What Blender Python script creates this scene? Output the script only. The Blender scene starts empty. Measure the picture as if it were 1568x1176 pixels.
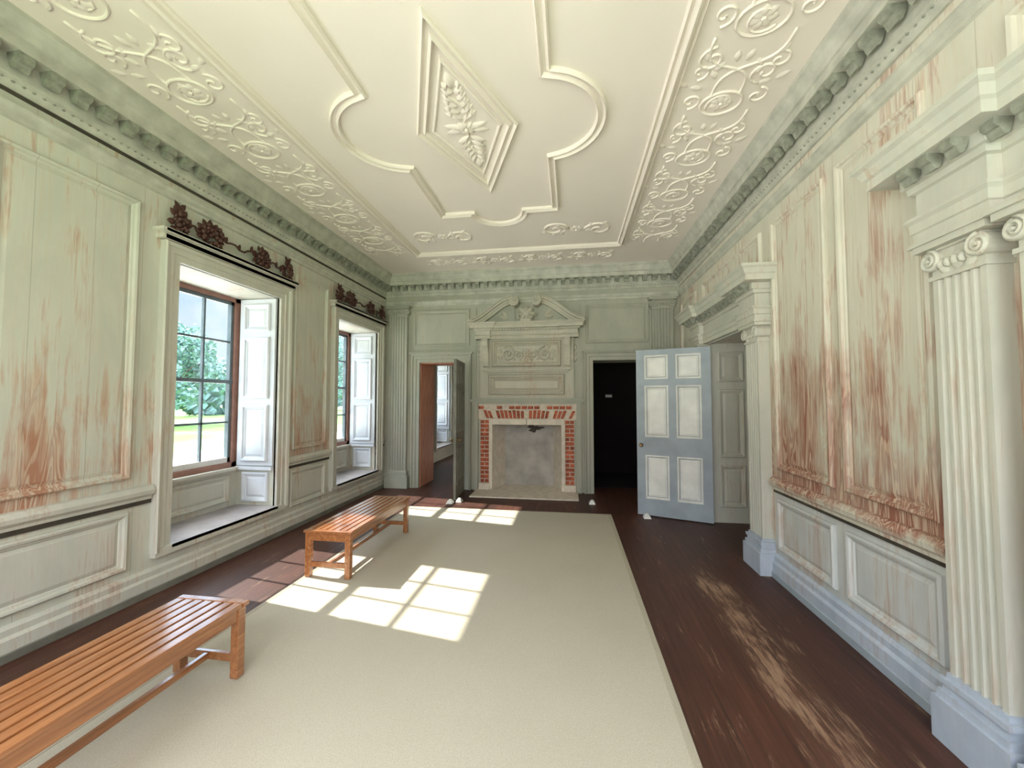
import bpy, math, random
from mathutils import Vector, Matrix
random.seed(7)
S=bpy.context.scene
try:
    S.view_settings.view_transform='Standard'
    S.view_settings.look='None'
except Exception as e: print(e)
XL,XR,YF,YN,H=-3.46,1.86,7.0,-0.65,3.93

# ---------------------------------------------------------------- materials
def nodes(name):
    m=bpy.data.materials.new(name); m.use_nodes=True
    nt=m.node_tree; b=nt.nodes['Principled BSDF']; return m,nt,b
def N(nt,t,**k):
    n=nt.nodes.new(t)
    for a,v in k.items():
        if a.startswith('i_'): n.inputs[int(a[2:])].default_value=v
        else: setattr(n,a,v)
    return n
def L(nt,a,b): nt.links.new(a,b)
def pos(nt,scale=(1,1,1)):
    g=N(nt,'ShaderNodeNewGeometry'); m=N(nt,'ShaderNodeMapping'); m.inputs['Scale'].default_value=scale
    L(nt,g.outputs['Position'],m.inputs['Vector']); return m.outputs[0]
def noise(nt,vec,scale=5,detail=4,rough=.55,dist=0):
    n=N(nt,'ShaderNodeTexNoise'); n.inputs['Scale'].default_value=scale; n.inputs['Detail'].default_value=detail
    n.inputs['Roughness'].default_value=rough; n.inputs['Distortion'].default_value=dist
    L(nt,vec,n.inputs['Vector']); return n.outputs['Fac']
def ramp(nt,fac,stops):
    r=N(nt,'ShaderNodeValToRGB'); e=r.color_ramp.elements
    while len(e)<len(stops): e.new(.5)
    for i,(p,c) in enumerate(stops):
        e[i].position=p; e[i].color=(c,c,c,1) if not hasattr(c,'__len__') else (*c,1)
    L(nt,fac,r.inputs[0]); return r.outputs[0]
def mix(nt,f,a,b,mode='MIX'):
    m=N(nt,'ShaderNodeMix',data_type='RGBA',blend_type=mode)
    for s,v in ((0,f),(6,a),(7,b)):
        if hasattr(v,'links') or hasattr(v,'is_linked'): L(nt,v,m.inputs[s])
        elif s==0: m.inputs[0].default_value=v
        else: m.inputs[s].default_value=(*v,1)
    return m.outputs[2]
def math_(nt,op,a,b=None,clamp=False):
    m=N(nt,'ShaderNodeMath',operation=op,use_clamp=clamp)
    for i,v in enumerate((a,b)):
        if v is None: continue
        if hasattr(v,'is_linked'): L(nt,v,m.inputs[i])
        else: m.inputs[i].default_value=v
    return m.outputs[0]
def lin(c): return tuple(((x/255)/12.92 if x/255<=.04045 else ((x/255+.055)/1.055)**2.4) for x in c)
def simple(name,rgb,rough=.6,var=.12,scale=8,bump=0,metal=0,stretch=(1,1,1)):
    m,nt,b=nodes(name); c=lin(rgb)
    v=pos(nt,stretch); f=noise(nt,v,scale,4)
    r=ramp(nt,f,[(.3,0.0),(.7,1.0)])
    L(nt,mix(nt,r,tuple(x*(1-var) for x in c),tuple(min(1,x*(1+var)) for x in c)),b.inputs['Base Color'])
    b.inputs['Roughness'].default_value=rough; b.inputs['Metallic'].default_value=metal
    if bump:
        bp=N(nt,'ShaderNodeBump'); bp.inputs['Strength'].default_value=bump; bp.inputs['Distance'].default_value=.01
        L(nt,f,bp.inputs['Height']); L(nt,bp.outputs[0],b.inputs['Normal'])
    return m
def paint(name,base,base2,wood,wood2,wear=.5,lo=.9,hi=2.1,amt=.9,boards=0,fine=.28):
    """aged distemper on pine boards, rubbed away in vertical streaks that follow the grain"""
    m,nt,b=nodes(name)
    g=N(nt,'ShaderNodeNewGeometry'); sp=N(nt,'ShaderNodeSeparateXYZ'); L(nt,g.outputs['Position'],sp.inputs[0])
    z=sp.outputs[2]
    grain=noise(nt,pos(nt,(7,7,.55)),1.0,2,.5,.8)
    rings=math_(nt,'SINE',math_(nt,'MULTIPLY',grain,95.0))
    rings=math_(nt,'ADD',math_(nt,'MULTIPLY',rings,.5),.5)
    st=noise(nt,pos(nt,(30,30,1.6)),1.0,5,.65,.6)
    low=noise(nt,pos(nt,(2.2,2.2,.9)),1.6,4,.6,.4)
    zz=math_(nt,'DIVIDE',z,4.0)
    hm=ramp(nt,zz,[(lo/4-.02,.2),(lo/4,1.0),((lo+.3)/4,.85),(hi/4,.22),(1,.05)])
    k=math_(nt,'ADD',math_(nt,'MULTIPLY',hm,.26*wear),math_(nt,'MULTIPLY',low,.9))
    k=math_(nt,'ADD',k,math_(nt,'MULTIPLY',st,.50))
    k=math_(nt,'ADD',k,math_(nt,'MULTIPLY',rings,.08))
    f=ramp(nt,math_(nt,'MULTIPLY',k,.6),[(.515-.02*wear,0.0),(.57-.02*wear,.5),(.64,1.0)])
    f=math_(nt,'MULTIPLY',f,amt)
    bc=mix(nt,ramp(nt,low,[(.35,0.),(.65,1.)]),lin(base2),lin(base))
    bc=mix(nt,ramp(nt,st,[(.45,0.),(.78,fine)]),bc,lin(wood))
    wc=mix(nt,ramp(nt,rings,[(.35,0.),(.8,1.)]),lin(wood2),lin(wood))
    wc=mix(nt,ramp(nt,st,[(.4,0.),(.62,.6)]),wc,lin(wood2))
    c=mix(nt,f,bc,wc)
    if boards:
        fr=math_(nt,'FRACT',math_(nt,'DIVIDE',math_(nt,'ADD',sp.outputs[1],20.07),.335))
        c=mix(nt,ramp(nt,fr,[(0,.5),(.010,.25),(.02,0.)]),c,lin((120,100,80)))
    L(nt,c,b.inputs['Base Color'])
    b.inputs['Roughness'].default_value=.62
    bp=N(nt,'ShaderNodeBump'); bp.inputs['Strength'].default_value=.2; bp.inputs['Distance'].default_value=.005
    L(nt,st,bp.inputs['Height']); L(nt,bp.outputs[0],b.inputs['Normal'])
    return m
M={}
M['wallL']=paint('paint_wall_left',(204,203,188),(190,192,178),(202,182,158),(164,108,78),.85,boards=1,fine=.4)
M['wallR']=paint('paint_wall_right',(216,210,195),(202,200,184),(206,180,156),(142,76,52),1.25,boards=1,fine=.5)
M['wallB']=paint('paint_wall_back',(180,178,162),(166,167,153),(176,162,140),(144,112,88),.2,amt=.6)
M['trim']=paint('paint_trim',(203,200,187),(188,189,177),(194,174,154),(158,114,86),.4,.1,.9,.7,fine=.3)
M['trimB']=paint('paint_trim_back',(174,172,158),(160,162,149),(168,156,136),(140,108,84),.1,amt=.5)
M['trimbl']=paint('paint_trim_blue',(186,194,206),(164,174,188),(172,162,152),(146,108,86),.2,.0,.4,.45)
M['dado']=paint('paint_dado_right',(202,203,200),(186,190,188),(190,170,150),(156,114,88),.4,.1,.9,.65,fine=.3)
M['carv']=paint('paint_overmantel',(194,189,173),(180,177,163),(186,164,144),(150,106,86),.4,amt=.65)
M['modil']=simple('paint_modillion_green',(140,142,128),.6,.28,20)
M['corn']=simple('paint_cornice',(186,185,172),.6,.18,7)
M['white']=simple('paint_white',(226,225,220),.45,.10,5)
M['shut']=simple('paint_shutter',(210,213,218),.45,.06,5)
M['blue']=simple('paint_blue_grey',(156,165,173),.5,.12,5)
M['seat']=simple('seat_worn_paint',(170,164,164),.5,.2,5)
M['dkgreen']=simple('paint_dark_green_grey',(116,114,104),.5,.2,6)
M['gap']=simple('dark_joint',(66,60,50),.8,.3,10)  # dark line colour for strips below cornice and chair rails
M['ceil']=simple('plaster_ceiling',(240,230,219),.75,.02,1.5,.1)
M['stone']=simple('limestone',(218,207,192),.7,.14,9,.3)
M['plasterg']=simple('firebox_plaster',(174,169,163),.85,.25,3.5,.4)
M['soot']=simple('soot',(84,76,70),.9,.3,6)
M['mortar']=simple('mortar',(212,200,184),.9,.15,30,.3)
M['brick']=simple('red_brick',(168,88,62),.85,.55,14,.4)
M['lining']=simple('cedar_lining',(202,140,110),.5,.25,3,stretch=(8,8,1))
M['garl']=simple('dark_carved_wood',(74,44,36),.55,.35,30)
M['sash']=simple('sash_brown',(150,110,96),.5,.15,10)
M['munt']=simple('sash_teal',(92,104,108),.5,.15,10)
M['black']=simple('dark_room',(20,13,12),.9,.2,4)  # near-black walls, the unlit room's darkness put into the colour
M['metal']=simple('brass',(120,100,70),.35,.1,10,metal=.8)
M['plain']=simple('wall_plain',(224,218,208),.7,.05,3)
M['grass']=simple('grass',(100,138,62),.9,.3,.4)
M['gravel']=simple('gravel_drive',(226,222,212),.9,.08,3)
M['leaf']=simple('foliage',(112,146,140),.7,.5,.8)  # bluish tint puts the distance haze into the leaf colour
M['bark']=simple('bark',(80,70,60),.9,.3,5)
def benchwood():
    m,nt,b=nodes('varnished_teak')
    f=noise(nt,pos(nt,(30,2,30)),1.2,5,.6,.6)
    L(nt,ramp(nt,f,[(.25,lin((124,74,42))),(.55,lin((160,102,60))),(.8,lin((188,132,86)))]),b.inputs['Base Color'])
    b.inputs['Roughness'].default_value=.25; b.inputs['Coat Weight'].default_value=1.0; b.inputs['Coat Roughness'].default_value=.15
    return m
M['teak']=benchwood()
def floorwood():
    m,nt,b=nodes('old_pine_floor')
    g=N(nt,'ShaderNodeNewGeometry'); sp=N(nt,'ShaderNodeSeparateXYZ'); L(nt,g.outputs['Position'],sp.inputs[0])
    x=math_(nt,'DIVIDE',math_(nt,'ADD',sp.outputs[0],10.03),.235)
    fx=math_(nt,'FRACT',x); ix=math_(nt,'FLOOR',x)
    wn=N(nt,'ShaderNodeTexWhiteNoise',noise_dimensions='1D'); L(nt,ix,wn.inputs['W'])
    gr=noise(nt,pos(nt,(40,1.6,40)),1,5,.6,.5)
    c=ramp(nt,gr,[(.25,lin((50,26,18))),(.6,lin((84,47,34))),(.85,lin((116,72,54)))])
    c=mix(nt,math_(nt,'MULTIPLY',wn.outputs['Value'],.6),c,lin((40,24,18)))
    gx=math_(nt,'ABSOLUTE',math_(nt,'SUBTRACT',sp.outputs[0],1.22))
    mx=ramp(nt,math_(nt,'MULTIPLY',gx,2.0),[(.10,1.),(.42,0.)])
    my=ramp(nt,math_(nt,'DIVIDE',sp.outputs[1],5.0),[(.0,1.),(.74,1.),(.86,0.)])
    wz=noise(nt,pos(nt,(34,3.2,1)),1.0,6,.8,.3)
    wl=noise(nt,pos(nt,(5,2.0,1)),1.3,3)
    mk=math_(nt,'MULTIPLY',mx,my)
    wf=math_(nt,'ADD',math_(nt,'ADD',math_(nt,'MULTIPLY',wz,.65),math_(nt,'MULTIPLY',wl,.35)),math_(nt,'MULTIPLY',mk,.12))
    wr=ramp(nt,wf,[(.575,0.),(.68,1.)])
    c=mix(nt,math_(nt,'MULTIPLY',mk,.2),c,lin((128,92,70)))
    c=mix(nt,math_(nt,'MULTIPLY',wr,.65),c,lin((172,138,110)))
    seam=ramp(nt,fx,[(.0,1.),(.02,0.)])
    c=mix(nt,seam,c,(.004,.003,.002))
    L(nt,c,b.inputs['Base Color']); b.inputs['Roughness'].default_value=.5
    bp=N(nt,'ShaderNodeBump'); bp.inputs['Strength'].default_value=.2; bp.inputs['Distance'].default_value=.005
    L(nt,gr,bp.inputs['Height']); L(nt,bp.outputs[0],b.inputs['Normal'])
    return m
M['floor']=floorwood()
def rugmat(n_,c0,c1):
    m,nt,b=nodes(n_)
    f=noise(nt,pos(nt,(220,220,220)),1,1); g=noise(nt,pos(nt),1.0,3)
    c=mix(nt,ramp(nt,f,[(.35,0.),(.65,1.)]),lin(c0),lin(c1))
    c=mix(nt,ramp(nt,g,[(.4,0.),(.7,.25)]),c,lin((162,151,130)))
    L(nt,c,b.inputs['Base Color']); b.inputs['Roughness'].default_value=.95
    return m
M['rug']=rugmat('sisal_rug',(170,161,142),(186,177,158))
M['rugb']=rugmat('rug_binding',(158,149,130),(170,160,140))
def glassmat():
    m,nt,b=nodes('window_glass'); nt.nodes.remove(b)
    t=N(nt,'ShaderNodeBsdfTransparent'); t.inputs[0].default_value=(.96,.98,.98,1)
    g=N(nt,'ShaderNodeBsdfGlossy'); g.inputs['Roughness'].default_value=.02
    mx=N(nt,'ShaderNodeMixShader'); mx.inputs[0].default_value=.05
    L(nt,t.outputs[0],mx.inputs[1]); L(nt,g.outputs[0],mx.inputs[2])
    L(nt,mx.outputs[0],[n for n in nt.nodes if n.type=='OUTPUT_MATERIAL'][0].inputs[0]); return m
M['glass']=glassmat()

# ---------------------------------------------------------------- geometry builder
Tid=lambda a,b,c:(a,b,c)
TL=lambda s,z,n:(XL+n,s,z)
TR=lambda s,z,n:(XR-n,s,z)
TB=lambda s,z,n:(s,YF-n,z)
TC=lambda s,t,n:(s,t,H-n)
class B:
    def __init__(s): s.v=[];s.f=[];s.m=[];s.ms=[];s.sm=[]
    def mi(s,k):
        if k not in s.ms: s.ms.append(k)
        return s.ms.index(k)
    def add(s,vs,fs,k,smooth=False):
        o=len(s.v); s.v+=[tuple(p) for p in vs]; i=s.mi(k)
        for f in fs: s.f.append([o+q for q in f]); s.m.append(i); s.sm.append(smooth)
    def box(s,a0,a1,b0,b1,c0,c1,k,T=Tid):
        vs=[T(a,b,c) for c in (c0,c1) for b in (b0,b1) for a in (a0,a1)]
        s.add(vs,[(0,1,3,2),(4,6,7,5),(0,4,5,1),(2,3,7,6),(0,2,6,4),(1,5,7,3)],k)
    def frus(s,a0,a1,b0,b1,c0,c1,ins,k,T=Tid):
        vs=[T(a,b,c0) for b in (b0,b1) for a in (a0,a1)]+[T(a,b,c1) for b in (b0+ins,b1-ins) for a in (a0+ins,a1-ins)]
        s.add(vs,[(0,1,3,2),(4,6,7,5),(0,4,5,1),(2,3,7,6),(0,2,6,4),(1,5,7,3)],k)
    def sweep(s,path,prof,k,T=Tid,closed=False,smooth=False,taper=None):
        n=len(path); m=len(prof); vs=[]
        for i,(x,y) in enumerate(path):
            pa=path[i-1] if (i>0 or closed) else None
            pb=path[(i+1)%n] if (i<n-1 or closed) else None
            def nn(p,q):
                dx,dy=q[0]-p[0],q[1]-p[1]; l=math.hypot(dx,dy) or 1; return (-dy/l,dx/l)
            if pa and pb:
                n1=nn(pa,(x,y)); n2=nn((x,y),pb); sx,sy=n1[0]+n2[0],n1[1]+n2[1]
                d=sx*n1[0]+sy*n1[1]
                if d<.15: d=.15
                mx,my=sx/d,sy/d
            elif pb: mx,my=nn((x,y),pb)
            else: mx,my=nn(pa,(x,y))
            tp=taper(i/(n-1)) if taper else 1
            for o,h in prof: vs.append(T(x+mx*o*tp,y+my*o*tp,h*tp if taper else h))
        fs=[]
        for i in range(n if closed else n-1):
            j=(i+1)%n
            for q in range(m-1): fs.append((i*m+q,j*m+q,j*m+q+1,i*m+q+1))
        if not closed:
            fs.append(tuple(range(m))); fs.append(tuple((n-1)*m+q for q in range(m)))
        s.add(vs,fs,k,smooth)
    def cyl(s,cx,cy,r,n0,n1,k,T=Tid,seg=20,r1=None):
        r1=r if r1 is None else r1
        vs=[T(cx+r*math.cos(t*math.tau/seg),cy+r*math.sin(t*math.tau/seg),n0) for t in range(seg)]
        vs+=[T(cx+r1*math.cos(t*math.tau/seg),cy+r1*math.sin(t*math.tau/seg),n1) for t in range(seg)]
        s.add(vs,[(i,(i+1)%seg,seg+(i+1)%seg,seg+i) for i in range(seg)]+[tuple(range(seg)),tuple(range(seg,2*seg))],k)
    def leaf(s,cx,cy,ang,ln,wd,h,k,T=Tid,n0=0):
        ca,sa=math.cos(ang),math.sin(ang)
        out=[(0,0),(.2,.32),(.45,.5),(.75,.34),(1,0),(.75,-.34),(.45,-.5),(.2,-.32)]
        mid=[(.15,0),(.45,0),(.8,0)]
        P=lambda u,v,n:T(cx+ca*u*ln-sa*v*wd,cy+sa*u*ln+ca*v*wd,n0+n)
        vs=[P(u,v,0) for u,v in out]+[P(mid[0][0],0,h*.6),P(mid[1][0],0,h),P(mid[2][0],0,h*.6)]
        s.add(vs,[(0,1,8),(1,2,9,8),(2,3,10,9),(3,4,10),(4,5,10),(5,6,9,10),(6,7,8,9),(7,0,8)],k,True)
    def ball(s,c,r,k,sc=(1,1,1),seg=8,rings=5):
        vs=[(c[0],c[1],c[2]+r*sc[2])]
        for i in range(1,rings):
            p=math.pi*i/rings
            for j in range(seg):
                t=j*math.tau/seg
                vs.append((c[0]+r*sc[0]*math.sin(p)*math.cos(t),c[1]+r*sc[1]*math.sin(p)*math.sin(t),c[2]+r*sc[2]*math.cos(p)))
        vs.append((c[0],c[1],c[2]-r*sc[2])); fs=[]
        for j in range(seg): fs.append((0,1+j,1+(j+1)%seg))
        for i in range(rings-2):
            for j in range(seg): fs.append((1+i*seg+j,1+(i+1)*seg+j,1+(i+1)*seg+(j+1)%seg,1+i*seg+(j+1)%seg))
        e=len(vs)-1
        for j in range(seg): fs.append((e,1+(rings-2)*seg+(j+1)%seg,1+(rings-2)*seg+j))
        s.add(vs,fs,k,True)
    def tube(s,pts,r,k,seg=6):
        n=len(pts); vs=[]
        for i,p in enumerate(pts):
            p=Vector(p); a=Vector(pts[max(0,i-1)]); b=Vector(pts[min(n-1,i+1)]); d=(b-a).normalized()
            u=d.cross(Vector((0,0,1)));
            if u.length<.05: u=d.cross(Vector((0,1,0)))
            u.normalize(); w=d.cross(u)
            rr=r(i/(n-1)) if callable(r) else r
            for j in range(seg):
                t=j*math.tau/seg; vs.append(tuple(p+(u*math.cos(t)+w*math.sin(t))*rr))
        fs=[(i*seg+j,i*seg+(j+1)%seg,(i+1)*seg+(j+1)%seg,(i+1)*seg+j) for i in range(n-1) for j in range(seg)]
        fs+=[tuple(range(seg)),tuple((n-1)*seg+j for j in range(seg))]
        s.add(vs,fs,k,True)
    def make(s,name,parent=None,matrix=None,bevel=0):
        me=bpy.data.meshes.new(name); me.from_pydata(s.v,[],s.f)
        for k in s.ms: me.materials.append(M[k])
        me.polygons.foreach_set('material_index',s.m); me.polygons.foreach_set('use_smooth',s.sm); me.update()
        o=bpy.data.objects.new(name,me); S.collection.objects.link(o)
        if matrix: o.matrix_world=matrix
        if parent: o.parent=parent
        if bevel:
            bm=o.modifiers.new('bevel','BEVEL'); bm.width=bevel; bm.segments=2; bm.limit_method='ANGLE'
        return o
def empty(name):
    e=bpy.data.objects.new(name,None); S.collection.objects.link(e); return e
ROLL=lambda w,h:[(-w,0),(-.75*w,.65*h),(0,h),(.75*w,.65*h),(w,0)]
def spiral(b,cx,cy,r,turns,a0,sg,w,h,k,T,n0=0,r_in=.12):
    n=int(14*turns)+4; path=[]
    for i in range(n):
        t=i/(n-1); rr=r*((1-t)**.9*(1-r_in)+r_in); a=a0+sg*turns*math.tau*t
        path.append((cx+rr*math.cos(a),cy+rr*math.sin(a)))
    T2=lambda s,t,q:T(s,t,q+n0)
    b.sweep(path,ROLL(w,h),k,T2,smooth=True)
def flower(b,cx,cy,r,n,h,k,T,n0=0,rot=0):
    for i in range(n): b.leaf(cx,cy,rot+i*math.tau/n,r,r*1.5*math.tau/n/2*1.1,h,k,T,n0)
    b.cyl(cx,cy,r*.22,n0,n0+h*1.3,k,T,10,r*.12)
def scurve(b,x0,y0,x1,y1,bend,w,h,k,T,n0=0):
    dx,dy=x1-x0,y1-y0; l=math.hypot(dx,dy); nx,ny=-dy/l,dx/l
    path=[]
    for i in range(17):
        t=i/16; o=bend*math.sin(t*math.tau)
        path.append((x0+dx*t+nx*o,y0+dy*t+ny*o))
    T2=lambda s,t,q:T(s,t,q+n0)
    b.sweep(path,ROLL(w,h),k,T2,smooth=True)
BOL=[(0,0),(0,.018),(.012,.03),(.028,.026),(.036,.012),(.05,.008),(.056,0)]
def panel(b,s0,s1,z0,z1,k,T,prof=BOL,field=True,kf=None,n0=0,fi=.075,fh=.010):
    T2=lambda a,c,q:T(a,c,q+n0)
    b.sweep([(s0,z0),(s1,z0),(s1,z1),(s0,z1)],prof,k,T2,closed=True)
    if field: b.frus(s0+fi-.02,s1-fi+.02,z0+fi-.02,z1-fi+.02,0,fh,.03,kf or k,T2)
def archit(b,s0,s1,z0,z1,k,T,w=.16,n0=0):
    pr=[(0,-.02),(0,.03),(w*.38,.03),(w*.42,.042),(w*.72,.042),(w*.78,.06),(w*.95,.068),(w,.055),(w,-.02)]
    T2=lambda a,c,q:T(a,c,q+n0)
    b.sweep([(s0,z0),(s0,z1),(s1,z1),(s1,z0)],pr,k,T2)
def run(b,p0,p1,prof,k): b.sweep([p0,p1],prof,k)
BASE=[(0,0),(.045,0),(.045,.13),(.03,.15),(.03,.19),(.012,.215),(0,.215)]
CHAIR=[(0,.79),(.02,.79),(.02,.81),(.035,.83),(.05,.835),(.055,.865),(.04,.885),(.03,.9),(0,.905)]
def wallrun(b,side,a0,a1,prof,k):
    if side=='L': run(b,(XL,a1),(XL,a0),prof,k)
    elif side=='R': run(b,(XR,a0),(XR,a1),prof,k)
    else: run(b,(a1,YF),(a0,YF),prof,k)

# ---------------------------------------------------------------- shell
b=B(); b.box(-5.0,3.6,YN-.3,12.3,-.15,0,'floor'); b.make('floor')
b=B(); b.box(-4.2,3.6,YN-.3,12.3,H,H+.15,'ceil'); ceiling=b.make('ceiling')
WIN=[(.25,1.50),(3.0,4.25),(5.45,6.7)]; WALLW=WIN+[(9.9,11.15)]  # first window is out of view, included for its light
ZS,ZT,ZW=.33,2.83,.81; XO=XL-.60; XW=-3.97
b=B(); e=YN-.3
for (y0,y1) in WALLW:
    b.box(XO,XL,e,y0,0,H,'wallL'); b.box(XO,XL,y0,y1,0,ZS,'trim'); b.box(XO,XL,y0,y1,ZT,H,'wallL')
    b.box(XO,XW,y0,y1,ZS,ZW,'trim'); e=y1
b.box(XO,XL,e,12.3,0,H,'wallL')
b.make('wall_left')
b=B(); BT=.5
DL=(-2.76,-1.93); DR=(.40,1.23); FP=(-1.38,-.15); DH=2.3; FH=1.17
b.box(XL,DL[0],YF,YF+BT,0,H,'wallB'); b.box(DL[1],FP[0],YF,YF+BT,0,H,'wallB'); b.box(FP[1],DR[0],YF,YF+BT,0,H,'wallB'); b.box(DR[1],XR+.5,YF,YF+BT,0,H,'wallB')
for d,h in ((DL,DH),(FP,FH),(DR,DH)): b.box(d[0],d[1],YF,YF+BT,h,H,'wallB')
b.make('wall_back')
DA=(4.36,5.60); DAH=2.36; PA=4.14
b=B()
b.box(XR,XR+.5,YN-.3,DA[0],0,H,'wallR'); b.box(XR,XR+.5,DA[1],YF,0,H,'wallR'); b.box(XR,XR+.5,DA[0],DA[1],DAH,H,'wallR')
b.make('wall_right')
b=B(); b.box(XR+.5,3.6,3.6,3.7,0,H,'plain'); b.box(3.5,3.6,3.7,6.3,0,H,'plain'); b.box(XR+.5,3.6,6.3,6.4,0,H,'plain'); b.make('wall_side_room')
ADDED_NW=[(-3.0,-1.7),(-1.45,-.15),(.1,1.4)]  # unseen window openings behind the camera, added to let light in
b=B(); e=XL
for x0,x1 in ADDED_NW:
    b.box(e,x0,YN-.3,YN,0,H,'wallL'); b.box(x0,x1,YN-.3,YN,0,.7,'wallL'); b.box(x0,x1,YN-.3,YN,3.3,H,'wallL'); e=x1
b.box(e,XR,YN-.3,YN,0,H,'wallL'); b.make('wall_near')
b=B(); b.box(-1.5,-1.4,YF+BT,12.3,0,H,'plain'); b.box(XL,-1.5,12.2,12.3,0,H,'plain')
b.make('wall_far_room')
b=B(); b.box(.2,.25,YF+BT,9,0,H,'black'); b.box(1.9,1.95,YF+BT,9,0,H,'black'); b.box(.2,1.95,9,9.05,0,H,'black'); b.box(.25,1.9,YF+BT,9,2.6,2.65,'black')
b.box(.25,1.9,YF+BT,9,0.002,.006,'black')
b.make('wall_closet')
b=B(); b.box(.78,.92,8.97,9,1.67,1.73,'white'); b.make('wall_sign')

# ---------------------------------------------------------------- cornice
R=[(XL,YN),(XR,YN),(XR,YF),(XL,YF)]
b=B()
b.sweep(R,[(0,3.545),(.018,3.545),(.018,3.565),(.035,3.59),(.045,3.595),(.045,3.615),(.055,3.62),(.055,3.735),(.165,3.735),(.165,3.80),(.18,3.805),(.19,3.84),(.215,3.88),(.235,3.895),(.235,H)],'corn',closed=True)
b.sweep(R,[(0,3.36),(.02,3.37),(.02,3.40),(.035,3.415),(.045,3.44),(.045,3.455),(0,3.46)],'corn',closed=True)
b.box(YN,YF,3.522,3.545,0,.01,'gap',TL)  # dark strip paints the shadow gap below the cornice
b.make('trim_cornice')
b=B()
MP=[(0,0),(.015,-.055),(.03,-.09),(.05,-.098),(.062,-.08),(.07,-.055),(.085,-.05),(.1,-.035),(.1,0)]
def modillion(side,c,w=.075,sc=1,z=3.735,base=.055):
    def T(a,o,zz):
        o=base+o*sc
        return {'L':(XL+o,a,zz),'R':(XR-o,a,zz),'B':(a,YF-o,zz),'N':(a,YN+o,zz)}[side]
    n=len(MP)
    vs=[T(c-w/2,o,z+q*sc) for o,q in MP]+[T(c+w/2,o,z+q*sc) for o,q in MP]
    b.add(vs,[(i,(i+1)%n,n+(i+1)%n,n+i) for i in range(n)]+[tuple(range(n)),tuple(range(n,2*n))],'modil')
sp=.15
def rng(a0,a1):
    n=int((a1-a0)/sp); return [a0+(a1-a0)*(i+.5)/n for i in range(n)]
for c in rng(YN+.05,YF-.05): modillion('L',c); modillion('R',c)
for c in rng(XL+.05,XR-.05): modillion('B',c)
for c in range(int((YF-YN)/.05)):
    y=YN+.05+c*.05
    if y<.8 or y>YF-.06: continue
    for xx in (XL+.03,XR-.03): b.ball((xx,y,3.60),.016,'modil',(1,1,1.1),6,4)
for c in range(int((XR-XL)/.05)):
    x=XL+.07+c*.05
    if x<XR-.06: b.ball((x,YF-.03,3.60),.016,'modil',(1,1,1.1),6,4)
b.make('trim_modillions')

# ---------------------------------------------------------------- ceiling plasterwork
b=B(); k='ceil'
cx=-.86; cy=3.18
RIB=[(-.06,0),(-.06,.012),(-.05,.028),(-.038,.010),(-.025,.010),(-.018,.036),(0,.048),(.018,.036),(.025,.010),(.038,.010),(.05,.028),(.06,.012),(.06,0)]
RIB2=[(-.042,0),(-.042,.018),(-.03,.034),(-.018,.018),(-.01,.006),(.01,.006),(.018,.018),(.03,.034),(.042,.018),(.042,0)]
ix0,ix1,iy0,iy1=cx-1.53,cx+1.62,.45,5.92
b.sweep([(ix0,iy0),(ix1,iy0),(ix1,iy1),(ix0,iy1)],RIB,k,TC,closed=True)
hw=.70; y0,y1=cy-1.52,cy+1.50
def arc(x,y,r,a0,a1,n=20): return [(x+r*math.cos(math.radians(a0+(a1-a0)*i/n)),y+r*math.sin(math.radians(a0+(a1-a0)*i/n))) for i in range(n+1)]
rs,re_=.49,.33
path=[(cx-hw,y0)]+[(cx-re_,y0)]+arc(cx,y0,re_*.98,180,360)+[(cx+re_,y0),(cx+hw,y0)]
path+=[(cx+hw,cy-rs)]+arc(cx+hw-.06,cy,rs,-78,78)+[(cx+hw,cy+rs)]
path+=[(cx+hw,y1),(cx+re_,y1)]+arc(cx,y1,re_*.98,0,180)+[(cx-re_,y1),(cx-hw,y1)]
path+=[(cx-hw,cy+rs)]+arc(cx-hw+.06,cy,rs,102,258)+[(cx-hw,cy-rs)]
pp=[path[0]]
for p in path[1:]:
    if math.hypot(p[0]-pp[-1][0],p[1]-pp[-1][1])>.012: pp.append(p)
b.sweep(pp,RIB2,k,TC,closed=True)
dl=[(cx-.40,cy),(cx,cy-.94),(cx+.40,cy),(cx,cy+.94)]
b.sweep(dl,RIB2,k,TC,closed=True)
dl2=[(cx-.29,cy),(cx,cy-.68),(cx+.29,cy),(cx,cy+.68)]
b.sweep(dl2,ROLL(.014,.018),k,TC,closed=True)
flower(b,cx,cy,.09,8,.035,k,TC)
for sg in (-1,1):
    scurve(b,cx,cy+sg*.08,cx,cy+sg*.52,.05,.010,.022,k,TC)
    for t in (.10,.17,.24,.31,.38):
        w=.15*(1-t*1.3)
        for q in (-1,1):
            b.leaf(cx,cy+sg*t,math.atan2(sg*.7,q),w+.03,.05,.032,k,TC)
            b.leaf(cx+q*w*.6,cy+sg*(t+.04),math.atan2(sg,q*.2),.08,.04,.032,k,TC)
    b.leaf(cx,cy+sg*.42,sg*math.pi/2,.16,.08,.035,k,TC)
    for q in (-1,1): b.leaf(cx,cy,(0 if q>0 else math.pi)+.25*sg,.20,.06,.03,k,TC)
def medallion(x,y):
    b.sweep([(x+.15*math.cos(t*math.tau/28),y+.12*math.sin(t*math.tau/28)) for t in range(28)],ROLL(.010,.013),k,TC,closed=True)
    flower(b,x,y,.09,7,.018,k,TC)
    spiral(b,x,y,.11,1.2,random.random()*6,1,.007,.012,k,TC)
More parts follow.
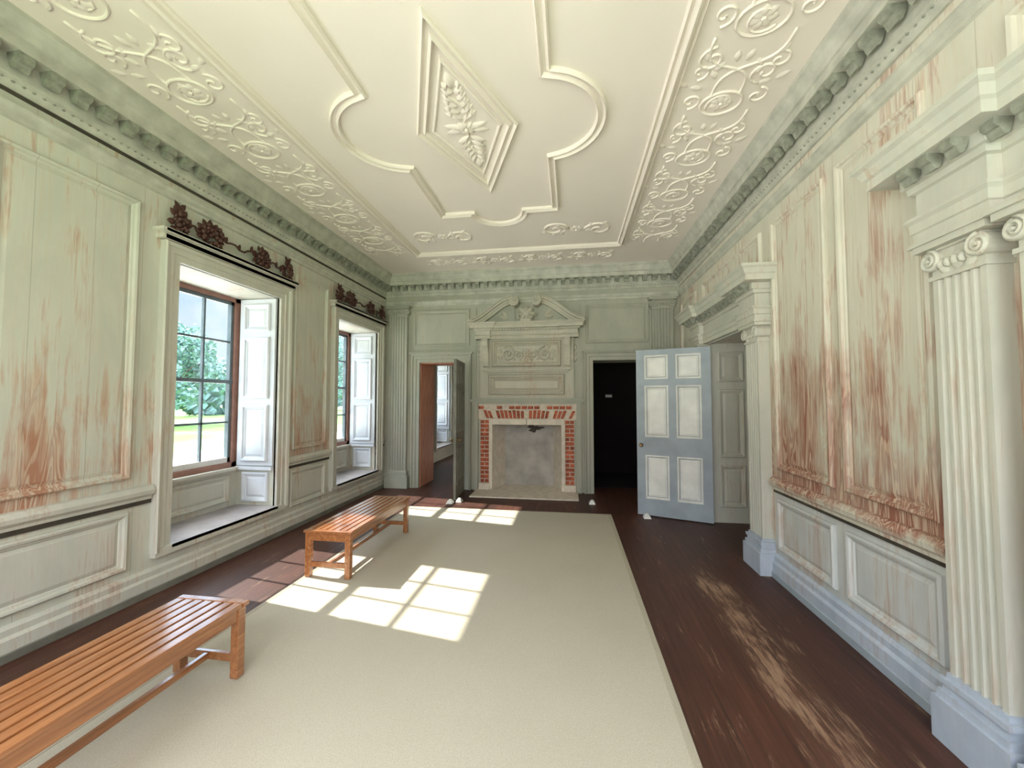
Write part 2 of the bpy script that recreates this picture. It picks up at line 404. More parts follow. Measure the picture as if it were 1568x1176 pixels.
def bandY(x):
    for i in range(8):
        y=.4+.7*i
        medallion(x,y)
        for sg in (-1,1):
            scurve(b,x-.24*sg,y+.10,x+.10*sg,y+.6,.07*sg,.009,.013,k,TC)
            spiral(b,x+.2*sg,y+.35+.08*sg,.10,1.3,math.pi/2*sg,sg,.009,.013,k,TC)
            spiral(b,x+.24*sg,y-.05,.08,1.2,-math.pi/2*sg,sg,.008,.012,k,TC)
            spiral(b,x-.25*sg,y+.35+.02*sg,.07,1.1,math.pi/2*sg,-sg,.007,.012,k,TC)
            for dx_,dy_,an in ((-.1,.3,.7),(.12,.45,-2.6),(-.26,.2,-.4),(.05,.22,.2),(.28,.5,1.2),(-.3,.5,2.2)):
                b.leaf(x+dx_*sg,y+dy_,math.pi/2+an*sg,.10,.05,.016,k,TC)
bandY(cx-1.96); bandY(cx+2.04)
def bandX(y,x0,x1,r=.13):
    n=max(1,int((x1-x0)/.7))
    for i in range(n):
        x=x0+(x1-x0)*(i+.5)/n; d=(x1-x0)/n
        flower(b,x,y,.10,7,.024,k,TC)
        for sg in (-1,1):
            spiral(b,x+sg*d*.27,y+.03*sg,r,1.4,math.pi*(sg>0),sg,.012,.02,k,TC)
            for q in (.7,1.5,2.6,3.8,5.0): b.leaf(x+sg*d*.27+.1*math.cos(q),y+.1*math.sin(q),q+.5,.11,.06,.024,k,TC)
            b.leaf(x+sg*.12,y,(.8 if sg>0 else math.pi+.8),.16,.07,.024,k,TC)
            b.leaf(x+sg*.12,y,(-.8 if sg>0 else math.pi-.8),.16,.07,.024,k,TC)
bandX(6.33,ix0,ix1)
bandX(5.32,ix0+.12,cx-.42,.19); bandX(5.32,cx+.42,ix1-.12,.19)
b.make('trim_ceiling_plasterwork')

# ---------------------------------------------------------------- pilasters
def fluted(b,c,w,d,z0,z1,nf,k,T):
    pr=[(-w/2,0),(-w/2,d)]; m=.02; fw=(w-2*m)/nf
    for i in range(nf):
        a=-w/2+m+i*fw; g=fw*.14
        pr.append((a+g,d))
        for j in range(1,6):
            t=math.pi*j/6; pr.append((a+fw/2-(fw/2-g)*math.cos(t),d-.018*math.sin(t)))
        pr.append((a+fw-g,d))
    pr+=[(w/2,d),(w/2,0)]
    n=len(pr)
    vs=[T(c+x,z0,q) for x,q in pr]+[T(c+x,z1,q) for x,q in pr]
    b.add(vs,[(i,i+1,n+i+1,n+i) for i in range(n-1)],k)
def pilaster(name,c,w,z1,T,k,nf=6,d=.07,kb=None,zc=.2):
    b=B(); kb=kb or k
    b.box(c-w/2-.05,c+w/2+.05,0,.20,0,d+.05,kb,T)
    b.box(c-w/2-.035,c+w/2+.035,.20,.235,0,d+.035,kb,T)
    b.frus(c-w/2-.02,c+w/2+.02,.235,.27,0,d+.02,.0,kb,T)
    b.box(c-w/2-.03,c+w/2+.03,.27,.295,0,d+.03,kb,T)
    b.box(c-w/2-.01,c+w/2+.01,.295,.32,0,d+.01,kb,T)
    zt=z1-zc
    fluted(b,c,w,d,.32,zt,nf,k,T)
    b.box(c-w/2-.012,c+w/2+.012,zt,zt+.02,0,d+.012,k,T)
    b.box(c-w/2,c+w/2,zt+.02,z1-.05,0,d,k,T)
    n=5
    for i in range(n):
        x=c-w*.28+w*.56*i/(n-1); p=T(x,zt+.07,d+.008); b.ball(p,.02,k,(1,1,1.3),6,4)
    r=min(.06,w*.2)
    for sg in (-1,1):
        vx=c+sg*(w/2-.01); vz=z1-.055-r
        b.cyl(vx,vz,r,0,d+.02,k,T,18)
        spiral(b,vx,vz,r,2,math.pi/2,sg,.008,.012,k,T,d+.02)
        b.cyl(vx,vz,r*.18,d+.02,d+.04,k,T,8)
        b.leaf(vx-sg*r*.6,vz-r*.2,-math.pi/2-sg*.5,.09,.05,.02,k,T,d)
    b.leaf(c,zt+.02,math.pi/2,.10,.08,.02,k,T,d)
    b.sweep([(c-w/2,z1-.055),(c+w/2,z1-.055)],ROLL(.009,.02),k,lambda a,q,n:T(a,q,n+d))
    b.box(c-w/2-.05,c+w/2+.05,z1-.05,z1-.02,0,d+.045,k,T)
    b.box(c-w/2-.065,c+w/2+.065,z1-.02,z1-.002,0,d+.06,k,T)
    return b.make(name)
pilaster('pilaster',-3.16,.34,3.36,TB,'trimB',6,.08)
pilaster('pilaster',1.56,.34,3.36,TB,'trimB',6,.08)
pilaster('pilaster',PA,.26,DAH,TR,'trim',5,.10,'trimbl')
pilaster('pilaster',5.80,.26,DAH,TR,'trim',5,.10,'trimbl')
pilaster('pilaster',2.06,.25,DAH+.02,TR,'trim',5,.10,'trimbl')
pilaster('pilaster',1.68,.24,DAH+.018,TR,'trim',5,.11,'trimbl')
pilaster('pilaster',-.15,.25,DAH+.02,TR,'trim',5,.10,'trimbl')

def hood(name,ya,yb,za,pw):
    b=B(); d1,d0=.13,.075; i_=.003
    path=[(XR,ya),(XR-d1,ya),(XR-d1,ya+pw),(XR-d0,ya+pw),(XR-d0,yb-pw),(XR-d1,yb-pw),(XR-d1,yb),(XR,yb)]
    pr=[(-.01,0),(.01,0),(.01,.05),(.02,.055),(.02,.10),(.035,.115),(.035,.13),(0,.135),(0,.25),(.02,.255),(.025,.285),(.04,.29),(.04,.345),(.13,.35),(.13,.40),(.145,.41),(.16,.45),(.18,.465),(.18,.49),(-.01,.50)]
    b.sweep(path,[(o,za+q) for o,q in pr],'trim')
    z0,z1=za+.002,za+.495
    for a,c,d in ((ya+i_,ya+pw-i_,d1-i_),(ya+pw-i_,yb-pw+i_,d0-i_),(yb-pw+i_,yb-i_,d1-i_)): b.box(XR-d,XR,a,c,z0,z1,'trim')
    def md(y,dd):
        n=len(MP); sc=.75; w=.055; base=XR-dd-.04; z=za+.348
        vs=[(base-o*sc,y-w/2,z+q*sc) for o,q in MP]+[(base-o*sc,y+w/2,z+q*sc) for o,q in MP]
        b.add(vs,[(i,(i+1)%n,n+(i+1)%n,n+i) for i in range(n)]+[tuple(range(n)),tuple(range(n,2*n))],'modil')
    y=ya+.04
    while y<yb-.02:
        md(y,d1 if (y<ya+pw or y>yb-pw) else d0); y+=.115
    return b.make(name)
hood('trim_door_hood',PA-.16,5.96,DAH,.36)
hood('trim_door_hood.001',-.3,2.22,DAH+.02,.34)

# ---------------------------------------------------------------- trims left wall
b=B()
segs=[(YN,WIN[0][0]),(WIN[0][1],3.0),(4.25,5.45),(6.7,YF)]
for i,(a,c) in enumerate(segs):
    a0=a+(.16 if i>0 else 0); c0=c-.16 if i<3 else c
    wallrun(b,'L',a0,c0,CHAIR,'trim')
    if c0-a0>.5:
        r=.17 if i==1 else .1
        panel(b,a0+.18 if i==1 else a0+.1,c0-r,.98,3.22,'wallL',TL)
        panel(b,a0+.16 if i==1 else a0+.08,c0-r,.27,.72,'trim',TL)
    b.box(a0,c0,.755,.79,0,.014,'gap',TL)  # plain dark strip below the chair rail
wallrun(b,'L',YN,YF,BASE,'trim')
b.make('trim_left')
baseL=B(); wallrun(baseL,'L',YN,YF-.1,[(.046,0),(.055,0),(.055,.05),(.046,.055)],'dkgreen'); baseL.make('baseboard_left')

def window_unit(idx,y0,y1,detail=True):
    e=empty('window_%d'%idx)
    b=B(); k='trim'
    archit(b,y0,y1,ZS,ZT,k,TL,.15)
    b.sweep([(XL,y0-.17),(XL+.06,y0-.17),(XL+.06,y1+.17),(XL,y1+.17)],[(0,ZT+.15),(-.02,ZT+.155),(-.02,ZT+.19),(-.05,ZT+.21),(-.05,ZT+.235),(0,ZT+.24)],k)
    b.box(XL,XL+.11,y0-.19,y1+.19,ZT+.20,ZT+.24,k); b.box(XL,XL+.08,y0-.17,y1+.17,ZT+.155,ZT+.20,k)
    b.box(XW,XL+.05,y0,y1,ZS,ZS+.03,'seat')
    b.box(XL,XL+.05,y0-.14,y1+.14,ZS-.04,ZS+.028,k)
    TW=lambda s,z,n:(XW+n,s,z)
    panel(b,y0+.12,y1-.12,ZS+.09,ZW-.08,k,TW)
    b.box(XW,XW+.06,y0,y1,ZW-.03,ZW,k)
    b.make('casing_%d'%idx,e)
    b=B()
    for side in (0,1):
        if side: T=lambda s,z,n:(XL-s,y1-n,z)
        else: T=lambda s,z,n:(XL-s,y0+n,z)
        b.box(.02,.49,ZW+.02,ZT-.01,0,.03,'shut',T)
        for (za,zb) in ((.88,1.55),(1.62,2.36),(2.43,2.76)):
            panel(b,.08,.43,za,zb,'shut',T,field=True,n0=.03)
        b.box(.02,.49,ZW-.03,ZW+.01,0,.045,'shut',T)
        panel(b,.08,.43,.40,.75,'shut',T,n0=.0)
    b.make('shutters_%d'%idx,e)
    b=B()
    xf=XW-.06
    def bar(ya,yb,za,zb,d=.03,k='munt'): b.box(xf-d,xf+d,ya,yb,za,zb,k)
    bar(y0,y0+.07,ZW,ZT,.05,'sash'); bar(y1-.07,y1,ZW,ZT,.05,'sash'); bar(y0,y1,ZT-.05,ZT,.05,'sash'); bar(y0,y1,ZW,ZW+.06,.05,'sash')
    ya,yb=y0+.07,y1-.07; zm=(ZW+ZT)/2
    bar(ya,ya+.035,ZW,ZT,.025); bar(yb-.035,yb,ZW,ZT,.025); bar(ya,yb,zm-.02,zm+.02,.035)
    bar(ya,yb,ZT-.09,ZT-.05,.025); bar(ya,yb,ZW+.06,ZW+.12,.025,'white')
    for i in (1,2):
        y=ya+(yb-ya)*i/3; bar(y-.011,y+.011,ZW,ZT,.015)
    for z in ((ZW+zm)/2+.03,(zm+ZT)/2-.03): bar(ya,yb,z-.011,z+.011,.015)
    b.make('sash_%d'%idx,e)
    b=B(); b.box(xf-.002,xf+.002,ya,yb,ZW,ZT,'glass'); b.make('glass_%d'%idx,e)
for i,(y0,y1) in enumerate(WALLW): window_unit(i+1,y0,y1,True)
for i,(x0,x1) in enumerate(ADDED_NW):  # simple frames for the added openings behind the camera
    b=B(); yc=YN-.15
    for a,c,z0,z1 in ((x0,x0+.06,.7,3.3),(x1-.06,x1,.7,3.3),(x0,x1,.7,.77),(x0,x1,3.24,3.3),(x0,x1,1.98,2.02),((x0+x1)/2-.015,(x0+x1)/2+.015,.7,3.3)):
        b.box(a,c,yc-.03,yc+.03,z0,z1,'white')
    b.make('window_%d'%(i+5))

def garland(name,y0,y1,full=True):
    b=B(); x=XL+.075; w=y1-y0
    def cluster(y,z,sy,sz,n):
        for i in range(n):
            a=random.random()*math.tau; r=math.sqrt(random.random())
            b.ball((x+random.uniform(-.02,.02),y+math.cos(a)*r*sy,z+math.sin(a)*r*sz),random.uniform(.014,.026),'garl',(1,1,1),6,4)
        for i in range(12):
            a=i*math.tau/12+random.uniform(-.2,.2)
            T=lambda s,t,n:(x-.02+n,s,t)
            b.leaf(y+math.cos(a)*sy*.7,z+math.sin(a)*sz*.7,a,.08,.06,.02,'garl',T)
    T=lambda s,t,n:(x-.02+n,s,t)
    pts=[(y0-.04,3.17,.05,.11,30),(y0+w*.21,3.18,.11,.11,80),(y0+w*.72,3.18,.09,.10,60),(y1+.06,3.17,.045,.09,26)]
    for p in pts: cluster(*p)
    for p,q in zip(pts[:-1],pts[1:]):
        line=[]
        for i in range(13):
            t=i/12; y=p[0]+(q[0]-p[0])*t; z=3.19+.09*(2*t-1)**2-.02+.02*math.sin(t*20)
            line.append((x,y,z))
        b.tube(line,.011,'garl',5)
        for i in (3,6,9):
            b.leaf(line[i][1],line[i][2],random.choice((1.2,-1.9,.4)),.08,.045,.012,'garl',T)
    for yy in (pts[0][0],pts[3][0]):
        b.leaf(yy,3.28,math.pi/2-.6,.09,.05,.02,'garl',T); b.leaf(yy,3.28,math.pi/2+.6,.09,.05,.02,'garl',T); b.leaf(yy,3.09,-math.pi/2,.015,.05,.02,'garl',T)
    b.make(name)
garland('carved_garland',3.0,4.25); garland('carved_garland',5.45,6.7)

# ---------------------------------------------------------------- trims right wall
b=B(); PE=PA-.17
b.box(2.25,PE,.2,.78,0,.004,'dado',TR)
wallrun(b,'R',2.25,PE,CHAIR,'wallR'); wallrun(b,'R',2.25,PE,BASE,'trimbl')
wallrun(b,'R',5.98,YF,CHAIR,'trim'); wallrun(b,'R',5.98,YF,BASE,'trimbl')
b.box(2.25,PE,.765,.79,0,.014,'gap',TR)
panel(b,2.31,3.00,.27,.72,'dado',TR,n0=.004); panel(b,3.13,PE-.08,.27,.72,'dado',TR,n0=.004)
panel(b,2.31,3.00,.98,3.24,'wallR',TR); panel(b,3.13,PE-.08,.98,3.24,'wallR',TR)
panel(b,-.1,1.9,2.95,3.24,'wallR',TR,field=False)
panel(b,4.1,5.8,2.93,3.24,'wallR',TR,field=False)
panel(b,6.1,6.85,.98,3.22,'wallR',TR)
b.make('trim_right')
b=B(); run(b,(XR,2.25),(XR,PE),[(.046,0),(.055,0),(.055,.05),(.046,.055)],'blue'); b.make('baseboard_right')
b=B()
archit(b,DA[0],DA[1],0,DAH-.01,'trim',TR,.045,0)
for T in (lambda s,z,n:(XR+s,DA[1]-n,z), lambda s,z,n:(XR+s,DA[0]+n,z)):
    for s0,s1,z0,z1 in ((0,.5,0,.2),(0,.5,.75,.85),(0,.5,1.75,1.85),(0,.5,2.25,2.36),(0,.09,0,2.36),(.41,.5,0,2.36)): b.box(s0,s1,z0,z1,0,.012 if s1-s0>.4 else .0125,'trim',T)
    for za,zb in ((.2,.75),(.85,1.75),(1.85,2.25)): panel(b,.09,.41,za,zb,'trim',T,n0=.002)
b.make('trim_door_lining')
def leaf6(b,w,h,kf,kp,t=.045):
    b.box(0,w,-t/2+.008,t/2-.008,0,h,kf)
    st=.115
    rows=((.10*h,.36*h),(.47*h,.78*h),(.82*h,.965*h))
    cols=((st,w/2-.05),(w/2+.05,w-st))
    for s in (-1,1):
        T=(lambda a,z,n:(a,-t/2+.008-n,z)) if s<0 else (lambda a,z,n:(a,t/2-.008+n,z))
        for x0,x1 in ((0,st),(w-st,w),(w/2-.05,w/2+.05)): b.box(x0,x1,0,h,0,.008,kf,T)
        zs=[0]+[q for r in rows for q in r]+[h]
        for i in range(0,len(zs),2): b.box(0,w,zs[i],zs[i+1],0,.0079,kf,T)
        for r in rows:
            for c in cols:
                b.sweep([(c[0],r[0]),(c[1],r[0]),(c[1],r[1]),(c[0],r[1])],[(0,.008),(0,.018),(.012,.02),(.022,.01),(.026,0)],kp,T,closed=True)
                b.frus(c[0]+.035,c[1]-.035,r[0]+.035,r[1]-.035,0,.010,.025,kp,T)
        b.cyl(w-.06,.42*h,.025,.008,.02,'metal',T,12); b.cyl(w-.06,.42*h,.012,.02,.05,'metal',T,10); b.cyl(w-.06,.42*h,.028,.05,.075,'metal',T,12,.02)
def place(name,hx,hy,ex,ey,h,kf,kp):
    w=math.hypot(ex-hx,ey-hy); a=math.atan2(ey-hy,ex-hx)
    b=B(); leaf6(b,w,h,kf,kp); return b.make(name,None,Matrix.Translation((hx,hy,.012))@Matrix.Rotation(a,4,'Z'))
place('door_2',1.835,5.50,.94,5.82,2.30,'blue','white')
place('door_1',-1.90,6.91,-1.83,6.15,2.26,'dkgreen','dkgreen')
b=B(); leaf6(b,1.35,2.3,'blue','white'); b.make('door_3',None,Matrix.Translation((XR-.035,.06,.012))@Matrix.Rotation(math.pi/2,4,'Z'))
for x,y in ((-1.86,6.02),(1.03,5.66),(.33,6.3),(-1.74,6.12)):
    b=B(); b.frus(x-.05,x+.05,y-.06,y+.06,0,.045,.02,'white'); b.box(x-.02,x+.02,y-.02,y+.02,.045,.06,'white'); b.make('door_stop',bevel=.004)

# ---------------------------------------------------------------- back wall trims
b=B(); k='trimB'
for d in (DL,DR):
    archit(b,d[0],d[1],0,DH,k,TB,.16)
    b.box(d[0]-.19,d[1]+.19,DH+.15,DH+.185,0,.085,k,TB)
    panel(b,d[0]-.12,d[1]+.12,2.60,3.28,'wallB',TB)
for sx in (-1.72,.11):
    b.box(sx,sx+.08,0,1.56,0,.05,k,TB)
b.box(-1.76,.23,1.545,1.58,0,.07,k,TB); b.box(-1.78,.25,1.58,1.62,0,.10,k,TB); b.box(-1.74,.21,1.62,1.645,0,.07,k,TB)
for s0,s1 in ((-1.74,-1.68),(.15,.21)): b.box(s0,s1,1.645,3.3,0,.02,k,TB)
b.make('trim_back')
b=B()
for x0,x1 in ((DL[0],DL[0]+.012),(DL[1]-.012,DL[1])): b.box(x0,x1,YF+.02,YF+BT+.25,0,DH,'lining')
b.box(DL[0],DL[1],YF+.02,YF+BT,DH-.015,DH,'lining'); b.make('trim_cedar_lining')

# fireplace
fp=empty('fireplace'); FX=-.765
b=B()
vs=[(FP[0],YF+.001,0),(-1.22,7.42,0),(-.31,7.42,0),(FP[1],YF+.001,0)]; vt=[(x,y,FH) for x,y,z in vs]
b.add([vs[0],vs[1],vt[1],vt[0]],[(0,1,2,3)],'stone'); b.add([vs[2],vs[3],vt[3],vt[2]],[(0,1,2,3)],'stone')
b.box(FP[0],FP[1],7.42,7.48,0,FH,'plasterg')
b.box(FP[0],FP[1],YF+.06,7.42,FH-.012,FH-.002,'soot')
pts=[]
for i in range(26):
    a=i*math.tau/26; r=1+.35*math.sin(a*3+1)+.2*math.sin(a*7)
    pts.append((-.66+.13*r*math.cos(a),7.414,min(1.08+.06*r*math.sin(a),FH-.014)))
b.add(pts,[tuple(range(26))],'soot')
b.make('firebox',fp)
b=B()
for s in (-1,1):
    def X(a,c): return (FX+s*a,FX+s*c)
    a,c=sorted(X(.615,.675)); b.box(a,c,0,FH-.001,0,.035,'stone',TB)
    a,c=sorted(X(.66,.86)); b.box(a,c,0,.13,0,.06,'stone',TB)
    a,c=sorted(X(.676,.835)); b.box(a,c,.13,FH+.1,0,.02,'mortar',TB)
    z=.14; i=0
    while z<FH+.03:
        z2=z+.058
        if i%2: b.box(a+.006,c-.006,z,z2,0,.034,'brick',TB)
        else:
            m=(a+c)/2; b.box(a+.006,m-.007,z,z2,0,.034,'brick',TB); b.box(m+.007,c-.006,z,z2,0,.034,'brick',TB)
        z+=.075; i+=1
b.box(FX-.67,FX-.005,FH,FH+.10,0,.05,'stone',TB); b.box(FX+.005,FX+.67,FH,FH+.10,0,.05,'stone',TB)
b.box(FX-.88,FX+.88,FH+.10,1.545,0,.02,'mortar',TB)
n=23
for i in range(n):
    t=(i+.5)/n*2-1; w=.056; z0=FH+.112; z1=1.43; x0=FX+t*.80; x1=FX+t*.87
    if random.random()<.12: continue
    z1-=random.uniform(0,.02)
    vsx=[(x0-w/2+.003,z0),(x0+w/2-.003,z0),(x1+w/2-.001,z1),(x1-w/2+.001,z1)]
    b.add([TB(x,z,0) for x,z in vsx]+[TB(x,z,.036) for x,z in vsx],[(4,5,6,7),(0,1,5,4),(1,2,6,5),(2,3,7,6),(3,0,4,7)],'brick' if random.random()<.85 else 'mortar')
x=FX-.87
while x<FX+.8:
    if random.random()<.85: b.box(x,x+.094,1.447,1.50,0,.034,'brick',TB)
    x+=.112
b.make('brick_surround',fp)
b=B(); b.box(-1.66,.13,6.42,YF+.42,0.0,.022,'stone'); b.make('hearth',fp,bevel=.005)

# overmantel
om=empty('overmantel')
b=B(); k='carv'; q=.06
b.box(-1.60,.07,1.645,2.80,0,q,k,TB)
Tq=lambda s,z,n:TB(s,z,n+q)
BIG=[(0,0),(0,.03),(.02,.06),(.04,.065),(.055,.035),(.075,.022),(.085,0)]
panel(b,-1.44,-.09,1.70,2.06,k,Tq,prof=BIG,fi=.11,fh=.03)
b.box(-1.50,-.03,2.10,2.13,0,q+.06,k,TB); b.box(-1.54,.01,2.13,2.16,0,q+.10,k,TB)
panel(b,-1.38,-.15,2.20,2.66,k,Tq,prof=BIG[:],field=False)
hh=.05
for s in (-1,1):
    spiral(b,FX+s*.33,2.43,.13,1.6,math.pi/2,s,.017,hh,k,Tq)
    spiral(b,FX+s*.13,2.40,.08,1.3,-math.pi/2,-s,.014,hh*.9,k,Tq)
    flower(b,FX+s*.33,2.43,.055,6,hh,k,Tq)
    for a in range(7): b.leaf(FX+s*.33+.11*math.cos(a*.9),2.43+.10*math.sin(a*.9),a*.9+.5,.09,.06,hh,k,Tq)
    b.leaf(FX+s*.44,2.36,(.4 if s>0 else math.pi-.4),.10,.07,hh,k,Tq)
    b.leaf(FX+s*.44,2.50,(-.4 if s>0 else math.pi+.4),.10,.07,hh,k,Tq)
    c=FX+s*.72
    b.box(c-.065,c+.065,2.16,2.70,0,q+.03,k,TB)
    cp=[(0,2.70),(.12,2.70),(.14,2.64),(.13,2.57),(.09,2.52),(.06,2.44),(.05,2.34),(.06,2.28),(.05,2.22),(.02,2.19),(0,2.19)]
    n=len(cp); vs=[TB(c-.05,z,q+.02+o) for o,z in cp]+[TB(c+.05,z,q+.02+o) for o,z in cp]
    b.add(vs,[(i,(i+1)%n,n+(i+1)%n,n+i) for i in range(n)]+[tuple(range(n)),tuple(range(n,2*n))],k)
    b.box(FX+s*.80-.03,FX+s*.80+.03,2.3,2.66,0,q+.028,k,TB)
    for z in (2.6,2.5,2.4): b.leaf(FX+s*.86,z,-math.pi/2,.13,.08,.05,k,TB,0)
flower(b,FX,2.45,.09,8,hh,k,Tq)
for a in (-2.3,-1.57,-.84): b.leaf(FX,2.40,a,.16,.07,hh,k,Tq)
y=YF
path=[(.14,y),(.14,y-.14),(-.12,y-.14),(-.12,y-.10),(-1.41,y-.10),(-1.41,y-.14),(-1.67,y-.14),(-1.67,y)]
b.sweep(path[::-1],[(0,2.70),(-.01,2.70),(-.01,2.74),(-.02,2.75),(0,2.78),(0,2.84),(-.03,2.86),(-.035,2.88),(-.09,2.885),(-.09,2.92),(-.11,2.95),(-.13,2.97),(-.13,2.985),(0,2.99)],k)
b.box(-1.665,.135,2.705,2.985,0,.096,k,TB)
for a,c in ((-1.665,-1.415),(-.115,.135)): b.box(a,c,2.705,2.985,0,.136,k,TB)
x=-1.66
while x<.14: b.box(x,x+.028,2.845,2.88,.09,.155,k,TB); x+=.055
for s in (-1,1):
    pa=[]
    for i in range(25):
        t=i/24
        X=1.02-t*.80; Z=3.0+.40*(t*t*(3-2*t))
        pa.append((FX+s*X,Z))
    if s>0: pa=pa[::-1]
    pr=[(-.075,0),(-.075,.12),(-.05,.13),(-.03,.15),(-.01,.155),(.0,.2),(.02,.205),(.035,.23),(.045,.23),(.045,0)]
    b.sweep(pa,pr,k,TB)
    vx,vz=FX+s*.20,3.345
    b.cyl(vx,vz,.085,0,.235,k,TB,22); spiral(b,vx,vz,.085,1.8,math.pi/2,-s,.011,.014,k,TB,.235); flower(b,vx,vz,.045,6,.03,k,TB,.235)
    vv=[TB(FX+s*1.0,2.99,.04),TB(FX+s*.2,2.99,.04)]+[TB(FX+s*(1.02-t*.80),2.98+.38*(t*t*(3-2*t)),.04) for t in [1-i/10 for i in range(11)]]
    b.add(vv,[tuple(range(len(vv)))],'trimB')
    for a in (.2,.9): b.leaf(FX+s*.32,3.08,(a if s>0 else math.pi-a),.2,.08,.05,k,TB,.04)
b.cyl(FX,3.13,.10,0,.14,k,TB,20,.05)
b.box(FX-.09,FX+.09,2.99,3.04,0,.17,k,TB)
for a in range(8): b.leaf(FX,3.14,a*math.tau/8,.17,.09,.06,k,TB,.1)
for s in (-1,1): spiral(b,FX+s*.09,3.10,.07,1.3,0,s,.014,.03,k,TB,.13)
b.make('carved_overmantel_body',om)

# ---------------------------------------------------------------- rug
b=B()
rx0,rx1,ry0,ry1=-2.40,.56,.1,5.72
b.box(rx0,rx1,ry0,ry1,0.001,.010,'rug')
b.sweep([(rx0,ry0),(rx1,ry0),(rx1,ry1),(rx0,ry1)],[(0,.001),(0,.010),(.004,.0125),(.035,.0125),(.04,.010)],'rugb',closed=True)
b.make('rug')

def bench(name,x0,x1,y0,y1,h=.43):
    e=empty(name); k='teak'; g=.013
    b=B(); n=7; w=(x1-x0)/n
    for i in range(n):
        a=x0+i*w+.007; c=x0+(i+1)*w-.007
        b.box(a,c,y0+.045,y1-.045,h-.022,h,k)
    b.box(x0,x1,y0,y0+.04,h-.022,h,k); b.box(x0,x1,y1-.04,y1,h-.022,h,k)
    b.make('slats',e,bevel=.003)
    b=B()
    b.box(x0+.02,x0+.042,y0+.03,y1-.03,h-.095,h-.023,k); b.box(x1-.042,x1-.02,y0+.03,y1-.03,h-.095,h-.023,k)
    b.box(x0+.03,x1-.03,y0+.02,y0+.042,h-.095,h-.023,k); b.box(x0+.03,x1-.03,y1-.042,y1-.02,h-.095,h-.023,k)
    b.box(x0+.03,x1-.03,(y0+y1)/2-.02,(y0+y1)/2+.02,h-.06,h-.023,k)
    b.make('apron',e,bevel=.003)
    b=B()
    for xx in (x0+.012,x1-.062):
        for yy in (y0+.012,y1-.062): b.box(xx,xx+.05,yy,yy+.05,g,h-.0225,k)
    b.make('legs',e,bevel=.004)
    b=B()
    for yy in (y0+.025,y1-.05): b.box(x0+.05,x1-.05,yy,yy+.024,.10,.145,k)
    xc=(x0+x1)/2; b.box(xc-.014,xc+.014,y0+.045,y1-.045,.105,.14,k)
    b.make('stretchers',e,bevel=.003)
    return e
bench('bench',-2.39,-1.93,3.30,4.62); bench('bench',-2.32,-1.87,.80,2.12)

# ---------------------------------------------------------------- outside
b=B(); b.box(-200,60,-150,200,-1.75,-1.7,'grass'); b.make('lawn')
b=B(); b.box(-24,-4.3,-60,120,-1.699,-1.68,'gravel'); b.make('gravel_path')
def tree(x,y,h,r):
    e=empty('tree'); b=B()
    b.tube([(x,y,-1.69),(x+.2,y,h*.3),(x-.1,y+.2,h*.6)],lambda t:.45-.25*t,'bark',8)
    for i in range(7):
        a=i*.9; b.tube([(x+.1,y,h*.28+i*.3),(x+math.cos(a)*r*.6,y+math.sin(a)*r*.6,h*.55+i*.2)],lambda t:.18-.12*t,'bark',6)
    b.make('trunk',e)
    b=B(); cl=[]
    for i in range(40):
        a=random.random()*math.tau; p=random.uniform(0,1); rr=r*math.sqrt(random.random())*(1-.5*p)
        cl.append((x+rr*math.cos(a),y+rr*math.sin(a),h*(.22+.72*p),random.uniform(.22,.38)*r))
    for c in cl:
        for i in range(230):
            d=Vector((random.gauss(0,1),random.gauss(0,1),random.gauss(0,.8))).normalized()*c[3]*random.uniform(.6,1)
            p=Vector(c[:3])+d; u=Vector((random.gauss(0,1),random.gauss(0,1),random.gauss(0,1))).normalized(); w=u.orthogonal().normalized()
            sz=random.uniform(.18,.38)
            b.add([p-u*sz,p-w*sz*.6,p+u*sz,p+w*sz*.6],[(0,1,2,3)],'leaf')
    b.make('foliage',e)
for x,y,h,r in ((-48,30,11,6),(-52,44,11,7),(-47,57,17,7),(-56,70,13,8),(-60,88,18,9),(-50,104,19,8),(-56,14,12,7),(-62,122,20,9)): tree(x,y,h,r)
b=B()
for i in range(5200):
    y=random.uniform(-20,170); p=Vector((-80+random.uniform(-2,2),y,random.uniform(-.5,8)+1.5*math.sin(y*.3)))
    u=Vector((random.gauss(0,1),random.gauss(0,1),random.gauss(0,1))).normalized(); w=u.orthogonal().normalized(); sz=random.uniform(.9,1.6)
    b.add([p-u*sz,p-w*sz*.7,p+u*sz,p+w*sz*.7],[(0,1,2,3)],'leaf')
b.make('hedge')

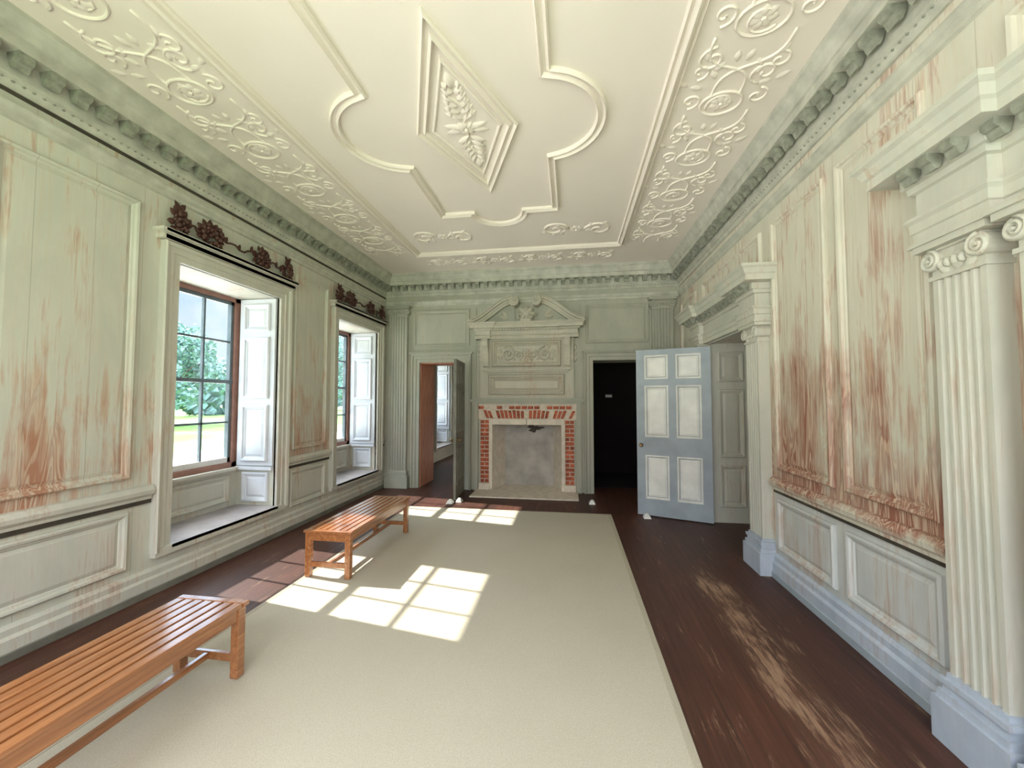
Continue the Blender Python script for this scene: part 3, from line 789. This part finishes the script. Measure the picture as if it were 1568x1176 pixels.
# ---------------------------------------------------------------- light
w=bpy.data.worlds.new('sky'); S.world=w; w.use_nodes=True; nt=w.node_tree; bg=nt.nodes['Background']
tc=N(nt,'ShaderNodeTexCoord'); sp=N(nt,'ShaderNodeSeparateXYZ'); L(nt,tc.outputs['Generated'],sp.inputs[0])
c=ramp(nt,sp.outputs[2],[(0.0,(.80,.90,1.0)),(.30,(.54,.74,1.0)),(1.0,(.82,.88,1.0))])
nz=N(nt,'ShaderNodeTexNoise'); nz.inputs['Scale'].default_value=3.5; nz.inputs['Detail'].default_value=6; L(nt,tc.outputs['Generated'],nz.inputs['Vector'])
cl=ramp(nt,nz.outputs['Fac'],[(.48,0.),(.62,1.)])
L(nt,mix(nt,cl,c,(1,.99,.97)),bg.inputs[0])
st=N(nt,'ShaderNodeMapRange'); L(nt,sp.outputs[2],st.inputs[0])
for i,v in ((1,.26),(2,.62),(3,1.2),(4,12.5)): st.inputs[i].default_value=v  # upper sky, out of view, brightened to light the interior
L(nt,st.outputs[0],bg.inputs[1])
sd=bpy.data.lights.new('sun','SUN'); sd.energy=17; sd.angle=math.radians(.6); sd.color=(1,.94,.87)
so=bpy.data.objects.new('sun',sd); S.collection.objects.link(so)
so.rotation_euler=Vector((1.21,-.20,-1)).to_track_quat('-Z','Y').to_euler(); so.location=(-20,5,18)
for i,(x0,x1) in enumerate(ADDED_NW):  # added fill lamps behind the camera, brightening the room
    ld=bpy.data.lights.new('window_light','AREA'); ld.shape='RECTANGLE'; ld.size=x1-x0-.1; ld.size_y=2.3; ld.energy=38; ld.color=(1,.98,.975)
    lo=bpy.data.objects.new('window_light',ld); S.collection.objects.link(lo)
    lo.location=((x0+x1)/2,YN-.05,1.9); lo.rotation_euler=Vector((0,1,-.12)).to_track_quat('-Z','Z').to_euler()

# ---------------------------------------------------------------- camera
cd=bpy.data.cameras.new('camera'); co=bpy.data.objects.new('camera',cd); S.collection.objects.link(co)
cd.sensor_width=36; cd.lens=36*640/1662; cd.clip_start=.05; cd.clip_end=500
th,ph=math.radians(8.36),math.radians(2.4)
F=Vector((-math.sin(th)*math.cos(ph),math.cos(th)*math.cos(ph),math.sin(ph)))
co.location=(0,0,1.6); co.rotation_euler=F.to_track_quat('-Z','Y').to_euler()
S.camera=co
